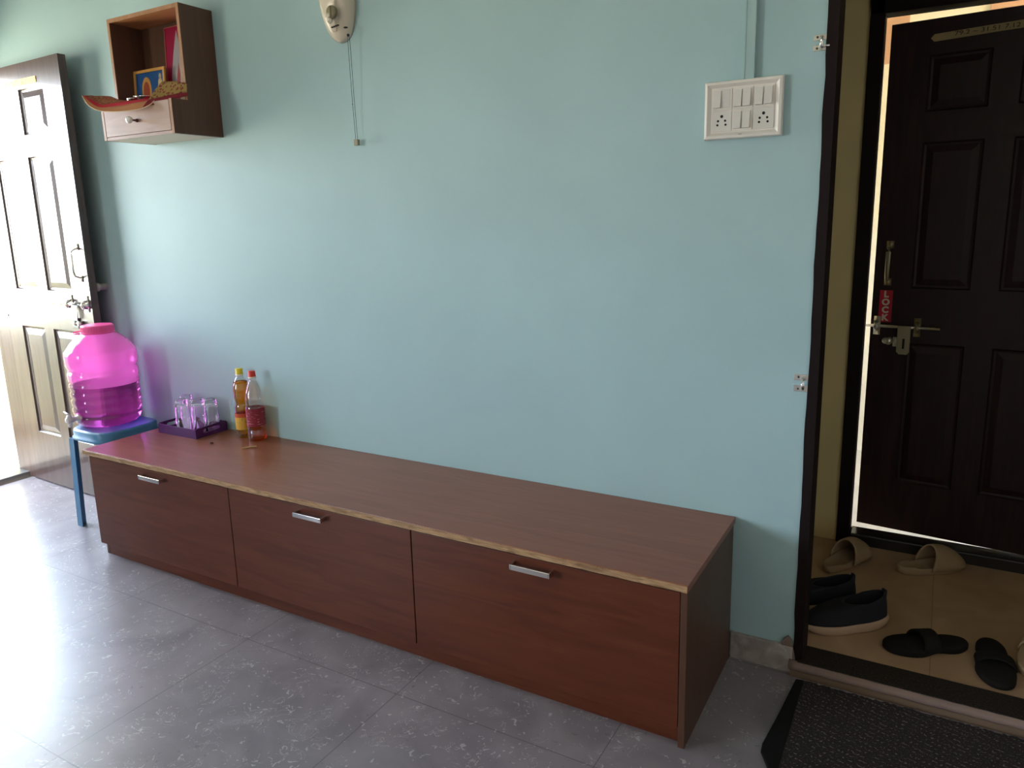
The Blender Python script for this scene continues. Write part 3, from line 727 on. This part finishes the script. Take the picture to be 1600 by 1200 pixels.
b.build('frame_plate', M_cwhite, sw)
mods = [(0, 1, 'half'), (1, 1, 'two'), (2, 1, 'two'), (0, 0, 'sock'), (1, 0, 'two'), (2, 0, 'sock')]
x00, z00 = .022, .0205; mw, mh = .0577, .0590
for cx, cz, kd in mods:
    x = x00+cx*mw; z = z00+cz*mh
    b = MB(); b.box(x+.0015, x+mw-.0015, -.0185, -.014, z+.0015, z+mh-.0015, .0008)
    if kd == 'sock':
        so = b.build('socket', M_cwhite2, sw); b = MB()
        for ux, uz, r in ((0, .016, .0042), (-.010, .004, .0032), (.010, .004, .0032), (-.0115, -.007, .0032), (.0115, -.007, .0032)):
            b.cyl((x+mw/2+ux, -.0192, z+mh/2+uz-.003), (x+mw/2+ux, -.0165, z+mh/2+uz-.003), r, 14)
        b.build('pin_holes', M_black, so)
    else:
        so = b.build('switch_module', M_cwhite, sw)
        for q in (0, 1):
            xa = x+.005+q*(mw-.008)/2; xb = xa+(mw-.016)/2; za, zb = z+.006, z+mh-.006
            tilt = [(-.0185, za), (-.0285 if True else 0, za+.001), (-.0215, zb), (-.0185, zb)]
            if kd == 'half' and q: tilt = [(-.0185, za), (-.0198, za), (-.0198, zb+.003), (-.0185, zb+.003)]
            b = MB(); b.prism(tilt, xa, xb, 'x'); b.build('rocker' if not (kd == 'half' and q) else 'blank_plate', M_cwhite2, so, bev=.0006)
b = MB(); b.box(SW/2-.008, SW/2+.001, -.0254, -.024, .0105, .0120); b.build('maker_mark', mat('grey_mark', (.15, .14, .13), .5), sw)

# ------------------------------------------------------------------ stool
stx, sty = -.2375, -.200
stl = thing('plastic_stool', 'blue plastic stool at left end of the low cabinet', 'stool', (stx, sty, 0))
b = MB(); hwx, hwy = .150, .155; SZ = .490
prof = [(1.0, -.052), (1.02, -.050), (1.02, -.040), (.985, -.036), (.985, -.010), (.95, -.001), (.90, .0), (.82, -.002), (0.001, -.003)]
b.lathe([(r, SZ+z) for r, z in prof], 48, sx=hwx, sy=hwy, sq=4.5, caps=False); 
b.lathe([(.96, SZ-.052), (.96, SZ-.012), (.001, SZ-.012)], 48, sx=hwx, sy=hwy, sq=4.5, caps=False)
b.build('seat', M_stool, stl, True)
for sx_, sy_ in ((-1, -1), (1, -1), (-1, 1), (1, 1)):
    def sec(z, k):
        x, y = sx_*(hwx-.006+k), sy_*(hwy-.006+k*.9); w_ = .040
        th = .004
        return [(x, y, z), (x-sx_*w_, y, z), (x-sx_*w_, y-sy_*th, z), (x-sx_*th, y-sy_*th, z), (x-sx_*th, y-sy_*w_, z), (x, y-sy_*w_, z)]
    b = MB(); b.rings([sec(SZ-.05, 0), sec(.0, .012)]); b.build('leg', M_stool, stl)

# ------------------------------------------------------------------ pink water dispenser
jx, jy, jz = -.288, -.195, SZ+.001
jar = thing('water_dispenser', 'translucent pink water dispenser with tap on the blue stool', 'water dispenser', (jx, jy, jz))
wl = .196
pf = [(.001, .004), (.060, .006), (.100, .0), (.122, .004), (.138, .018), (.1475, .040), (.149, .052), (.1435, .060), (.149, .068), (.150, .090), (.1435, .099), (.150, .108), (.150, .130), (.1435, .139), (.150, .148), (.150, .168), (.144, .177), (.150, .186), (.150, wl)]
pu = [(.150, wl), (.150, .206), (.1455, .214), (.150, .222), (.151, .258), (.146, .266), (.145, .276), (.151, .286), (.152, .292), (.154, .300), (.154, .345), (.151, .358), (.143, .366), (.139, .372), (.126, .392), (.106, .412), (.088, .426), (.072, .436), (.066, .440), (.066, .448)]
b = MB(); b.lathe(pf, 64, caps=False); b.build('lower_body', M_jar_low, jar, True)
b = MB(); b.lathe(pu, 64, caps=False); b.build('upper_body', M_jar_up, jar, True)
b = MB(); b.lathe([(.001, .008)]+[(r-.003, z+.003) for r, z in pf[2:-1]]+[(.147, wl-.001), (.001, wl-.001)], 64, caps=False); b.build('water', M_water, jar, True)
b = MB(); b.lathe([(.0675, .441), (.069, .444), (.069, .471), (.066, .475), (.001, .475)], 48, caps=False); b.lathe([(.070, .436), (.073, .438), (.073, .443), (.0675, .444)], 48, caps=False)
for k in range(48):
    a_ = 2*PI*k/48; b.box(-.0012, .0012, -.0012, .0012, .445, .468, mtx=TR(.0693*math.cos(a_), .0693*math.sin(a_), 0))
b.build('cap', M_jarcap, jar, False)
b = MB(); cc = Vector((-.080, -.045, .438)); b.tube([cc+Vector((.030*math.cos(t_), .022*math.sin(t_), .004*math.sin(t_))) for t_ in [2*PI*k/24 for k in range(25)]], .0035, 8); b.build('cap_ring', M_jarcap, jar, True)
ta = Matrix.Rotation(math.radians(-90), 4, 'Z')     # tap points to the room
M_tap = mat('white_tap_plastic', (.72, .66, .70), .25)
b = MB(); b.lathe([(.024, 0), (.024, .006), (.012, .010), (.011, .030), (.015, .033), (.015, .060), (.010, .064), (0, .064)], 20, mtx=ta @ TR(.140, 0, .056) @ Matrix.Rotation(PI/2, 4, 'Y'))
b.lathe([(.008, -.034), (.009, -.030), (.011, 0), (.011, .022), (0, .024)], 16, mtx=ta @ TR(.188, 0, .056)); b.build('tap', M_tap, jar, True)
b = MB(); b.tube([ta @ Vector((.188, 0, .080)), ta @ Vector((.186, -.018, .084)), ta @ Vector((.180, -.050, .088))], [.006, .005, .004], 10, .6); b.build('tap_lever', M_tap, jar, True)
# the stool top carries the jar

# ------------------------------------------------------------------ tray and glasses
tx0, tx1, ty0, ty1 = .068, .330, -.185, -.014
tr_ = thing('serving_tray', 'small purple serving tray with handle slots holding four glasses', 'tray', (0, 0, H))
b = MB(); b.box(tx0, tx1, ty0, ty1, 0.0, .006); b.build('tray_base', M_purple, tr_)
for ya in (ty0, ty1-.007):
    b = MB(); b.box(tx0, tx1, ya, ya+.007, .006, .042); b.build('long_wall', M_purple, tr_, bev=.001)
def endwall(xa):
    b = MB(); ya, yb = ty0+.007, ty1-.007; c_ = (ya+yb)/2; n_ = 12
    out = [(ya, .006), (yb, .006), (yb, .046), (ya, .046)]
    hole = []
    for k in range(n_): a_ = -PI/2+PI*k/(n_-1); hole.append((c_+.036+.009*math.cos(a_), .027+.009*math.sin(a_)))
    for k in range(n_): a_ = PI/2+PI*k/(n_-1); hole.append((c_-.036+.009*math.cos(a_), .027+.009*math.sin(a_)))
    m_ = b.bm
    def addface(x):
        ov = [m_.verts.new((x, *p)) for p in out]; hv = [m_.verts.new((x, *p)) for p in hole]
        oe = [m_.edges.new((ov[i], ov[(i+1) % 4])) for i in range(4)]; he = [m_.edges.new((hv[i], hv[(i+1) % len(hv)])) for i in range(len(hv))]
        bmesh.ops.triangle_fill(m_, use_beauty=True, edges=oe+he)
        return ov, hv
    o0, h0 = addface(xa); o1, h1 = addface(xa+.007)
    for A, B in ((o0, o1), (h0, h1)):
        for i in range(len(A)): m_.faces.new((A[i], A[(i+1) % len(A)], B[(i+1) % len(A)], B[i]))
    b.build('end_wall', M_purple, tr_)
endwall(tx0); endwall(tx1-.007)
def tumbler(x, y, label):
    b = MB()
    # upside down: mouth on the tray, thick base on top
    b.lathe([(.0335, 0), (.0340, .002), (.0325, .050), (.0300, .085), (.0285, .098), (.0262, .104), (.0270, .109), (.0265, .114), (.0200, .116), (0.0, .114)][::-1]+[(.0320, .0005), (.0305, .05), (.0275, .085), (.0240, .096), (0.0, .098)], 32, caps=False)
    o = b.build('drinking_glass', M_glass, None, True, loc=(x, y, H+.0065)); o.scale = (1, 1, 1.27); return tag(o, label, 'glass', 'upturned glasses on the purple tray')
tumbler(.172, -.125, 'clear upturned glass nearest the front left of purple tray')
tumbler(.232, -.086, 'clear upturned glass in middle of the purple tray')
tumbler(.285, -.058, 'clear upturned glass at right end of the purple tray')
tumbler(.113, -.057, 'clear upturned glass at back left of the purple tray')

# ------------------------------------------------------------------ oil bottles
def bottle(name, x, y, prof, cap_m, liq_m, level, label, lab_z, lab_m, lab2=None):
    t = thing(name, label, 'bottle', (x, y, H+.0005))
    b = MB(); b.lathe(prof, 40, caps=False); b.build('bottle_body', M_bottle, t, True)
    b = MB(); ins = [(max(.001, r-.0018), z+.0015) for r, z in prof if z < level]
    rl = ins[-1][0]; b.lathe([(.001, .0015)]+ins[1:]+[(rl, level), (.001, level)], 40, caps=False); b.build('oil', liq_m, t, True)
    b = MB(); zt = prof[-1][1]; b.lathe([(.0165, zt-.014), (.0165, zt-.010), (.0155, zt-.009), (.0155, zt+.008), (.014, zt+.010), (0, zt+.010)], 24, caps=False); b.build('cap', cap_m, t, True)
    b = MB(); b.lathe([(.0160, zt-.022), (.0175, zt-.020), (.0175, zt-.016), (.0160, zt-.014)], 24, caps=False); b.build('cap_collar', mat(name+'_collar', (.7, .68, .6), .4), t, True)
    for (za, zb, r, mm, nm) in lab_z:
        b = MB(); b.lathe([(r, za), (r, zb)], 40, caps=False); b.build(nm, mm, t, True)
    return t
def lab_mat(name, c, cd, sc, cut):
    m = mat(name, c, .45); f_ = math_(m, 'GREATER_THAN', noise(m, coords(m, sc), 1, 3), cut)
    Lk(m, mixc(m, f_, c, cd), bs(m).inputs['Base Color']); return m
L_red = lab_mat('red_bottle_label', (.22, .010, .025), (.50, .28, .25), (40, 40, 240), .64)
L_orange = mat('orange_red_label', (.48, .07, .02), .45)
L_yel = lab_mat('yellow_bottle_label', (.62, .34, .04), (.35, .30, .06), (60, 60, 60), .58)
p1 = [(.001, .003), (.030, .0), (.035, .004), (.036, .014), (.034, .020), (.036, .026), (.036, .105), (.033, .112), (.036, .118), (.033, .125), (.0355, .131), (.030, .145), (.029, .155), (.031, .170), (.035, .182), (.033, .189), (.0355, .195), (.033, .202), (.0355, .208), (.0345, .222), (.031, .242), (.024, .260), (.0155, .274), (.0135, .281), (.0135, .300)]
bottle('oil_bottle', .492, -.052, p1, M_yellowcap, M_oil, .252, 'full amber oil bottle with yellow cap and yellow label', [(.038, .094, .0366, L_yel, 'label'), (.094, .112, .0366, L_orange, 'label_band')], None)
p2 = [(.001, .003), (.034, .0), (.039, .004), (.040, .016), (.0395, .046), (.037, .050), (.0395, .054), (.037, .060), (.0395, .064), (.0395, .150), (.037, .156), (.0395, .162), (.037, .168), (.0395, .174), (.0385, .190), (.034, .215), (.026, .240), (.018, .258), (.0145, .268), (.0135, .275), (.0135, .298)]
bottle('oil_bottle', .583, -.062, p2, M_redcap, M_oil2, .100, 'part-filled oil bottle with orange red cap and red label', [(.066, .146, .0402, L_red, 'label')], None)
b = MB(); b.tube([(-.018, -.022, .004), (0, 0, .004), (.012, .014, .005), (.022, .022, .004)], .0028, 6); b.tube([(0, 0, .004), (.004, .012, .005)], .002, 6)
tag(b.build('broken_twig', mat('pale_twig', (.45, .30, .15), .8), None, loc=(.652, -.172, H)), 'small broken pale twig on cabinet top before the bottles', 'twig')
b = MB(); b.lathe([(0, 0), (.005, .001), (.006, .004), (.003, .006), (0, .006)], 8, sx=1.5); tag(b.build('crumb', mat('dark_crumb', (.04, .015, .01), .8), None, loc=(.447, -.197, H)), 'tiny dark crumb on cabinet top right of the tray', 'crumb')

# ------------------------------------------------------------------ door mat
mt = thing('door_mat', 'dark speckled ribbed door mat at the entrance threshold', 'mat', (0, 0, 0))
mx0, mx1, my0, my1 = 2.862, 3.78, -.475, -.050
b = MB(); R_ = random.Random(5)
topedge = [(mx0+.02+(mx1-mx0-.02)*i/120, my1+R_.uniform(-.004, .003)) for i in range(121)]
b.prism(topedge[::-1]+[(mx0+.02, my0), (mx1, my0)], .001, .010, 'z'); b.build('carpet', M_carpet, mt)
b = MB(); b.prism([(mx0, my1-.004), (mx0+.024, my1), (mx0+.026, my0-.012), (mx0+.004, my0-.006), (mx0-.028, my0+.055), (mx0-.030, my0+.085), (mx0-.018, my0+.20)], .0, .012, 'z'); b.build('rubber_border', mat('black_rubber_edge', (.006, .006, .006), .8, spec=.2), mt, bev=.003)

# ------------------------------------------------------------------ footwear
def foot_outline(Lf, Wf, n_=40, waist=.72, flip=1):
    """heel at s=0, toe at s=1 along +x"""
    pts = []
    for i in range(n_):
        t = 2*PI*i/n_; s_ = .5+.5*math.cos(t); side_ = math.sin(t)
        base = abs(side_)**.85
        wdt = .80 + .20*s_ - (1-waist)*math.exp(-((s_-.42)/.17)**2)*(1.0 if side_*flip > 0 else .35)
        y = math.copysign(base*wdt*Wf/2, side_) + flip*.006*math.sin(PI*s_)
        pts.append(((s_-.5)*Lf, y))
    return pts
def clog(loc, rz, label, flip):
    t = thing('foam_clog', label, 'slipper', loc, rz, 'beige clogs by the outer door'); Lf, Wf = .272, .104
    o = foot_outline(Lf, Wf, 44, .86, flip); b = MB(); rs = []
    for k, z in ((.93, .0), (1.0, .006), (1.0, .020), (.985, .026), (.93, .027), (.86, .019), (.4, .016)):
        rs.append([(x*k, y*k, z + (.006 if x < -.08 and k > .9 and z > .01 else 0)) for x, y in o])
    b.rings(rs); b.build('footbed', M_clog, t, True)
    b = MB(); rs = []; nS = 18
    for i in range(nS+1):
        u = i/nS; s_ = .40+.595*u; x = (s_-.5)*Lf
        hwid = Wf/2*1.03*(1-max(0, (s_-.72)/.28)**2.6)**.5 if s_ > .72 else Wf/2*(.98+.05*u)
        hh = .070*(1-u**2.4)+.012; lean = -.030*(1-u)
        rs.append([(x+lean*math.sin(a_)*-1+(-.016)*(1-u)*math.cos(a_)*0, hwid*math.cos(a_), .016+hh*math.sin(a_)**.85) for a_ in [PI*k/20 for k in range(21)]])
    b.rings(rs, cyclic=False); up_ = b.build('upper', M_clog, t, True)
    s_ = up_.modifiers.new('s', 'SOLIDIFY'); s_.thickness = .006; s_.offset = 0
clog((2.912, .762, VZ), math.atan2(.215, .10), 'beige foam clog nearest the yellow wall, heel toward room', 1)
clog((3.200, .848, VZ), math.atan2(.155, .20), 'beige foam clog below the outer door, right of its pair', -1)
def sneaker(loc, rz, label, flip):
    t = thing('slip_on_shoe', label, 'shoe', loc, rz, 'black slip-on shoes behind the door frame'); Lf, Wf = .30, .108
    o = foot_outline(Lf, Wf, 44, .84, flip); b = MB(); rs = []
    for k, z in ((.94, .0), (1.0, .008), (1.02, .022), (.99, .032), (.94, .033)):
        rs.append([(x*k, y*k, z + (.012*max(0, (abs(x)-.09)/.06)**1.5 if z < .02 else .008*max(0, (-x-.05)/.1))) for x, y in o])
    b.rings(rs); b.build('sole', M_sole, t, True)
    b = MB(); rs = []; n_ = 44
    for j in range(13):
        u = j/12; ring = []
        for i, (x, y) in enumerate(o):
            a_ = 2*PI*i/n_; cx_ = -.062+.066*math.cos(a_); cy_ = .033*math.sin(a_)
            e1 = u**1.35
            fx2 = lerp(x*.97, cx_, e1); fy2 = lerp(y*.95, cy_, u**2.2)
            ztop = .100 + .022*max(0, -math.cos(a_)) - .008*max(0, math.cos(a_))
            z = lerp(.030, ztop, math.sin(u*PI/2)**(.75 if math.cos(a_) > 0 else .95))
            ring.append((fx2, fy2, z))
        rs.append(ring)
    b.rings(rs, False, False); up_ = b.build('knit_upper', M_knit, t, True)
    s_ = up_.modifiers.new('s', 'SOLIDIFY'); s_.thickness = .004; s_.offset = -1
    b = MB(); b.box(-.136, -.127, -.010, .010, .100, .128, .002); b.build('pull_tab', M_knit, t)
sneaker((2.962, .262, VZ), math.atan2(-.17, -.24), 'black knit slip-on shoe with beige sole, nearer of the pair', 1)
sneaker((2.852, .345, VZ), math.atan2(-.13, -.24), 'black knit slip-on shoe half hidden behind the dark door frame', -1)
def flop(loc, rz, label, flip, raise_):
    t = thing('flip_flop', label, 'slipper', loc, rz, 'black flip-flops on the vestibule tiles'); Lf, Wf = .265, .122
    o = foot_outline(Lf, Wf, 44, .62, flip); b = MB()
    b.rings([[(x*k, y*k, z) for x, y in o] for k, z in ((.96, 0), (1.0, .004), (1.0, .018), (.975, .022), (.5, .021))]); b.build('sole', M_flop, t, True)
    b = MB(); rs = []
    for i in range(7):
        x = -.005+.05*i/6-.01
        rs.append([(x-.012*math.sin(a_), .052*math.cos(a_), .012+(raise_)*math.sin(a_)**.9) for a_ in [PI*k/14 for k in range(15)]])
    b.rings(rs, cyclic=False); s0 = b.build('strap', M_flop, t, True)
    s_ = s0.modifiers.new('s', 'SOLIDIFY'); s_.thickness = .004; s_.offset = 0
flop((3.200, .250, VZ), math.atan2(-.13, -.22), 'black flip-flop lying sideways near the granite threshold', 1, .042)
flop((3.385, .235, VZ), math.atan2(-.25, .02), 'black flip-flop at far right pointing into the room', -1, .024)
# edge of one more beige shoe at the picture's right border
t = thing('beige_sandal', 'beige sandal cut off at right edge beside black flip-flop', 'slipper', (3.497, .335, VZ), math.radians(75))
o = foot_outline(.26, .098, 44, .84, 1); b = MB(); b.rings([[(x*k, y*k, z) for x, y in o] for k, z in ((.95, 0), (1, .006), (1, .022), (.96, .027), (.5, .025))]); b.build('footbed', M_clog, t, True)
b = MB(); b.rings([[(.0+.06*i/5, .049*math.cos(a_), .016+.045*math.sin(a_)) for a_ in [PI*k/14 for k in range(15)]] for i in range(6)], cyclic=False); q = b.build('strap', M_clog, t, True)
s_ = q.modifiers.new('s', 'SOLIDIFY'); s_.thickness = .005
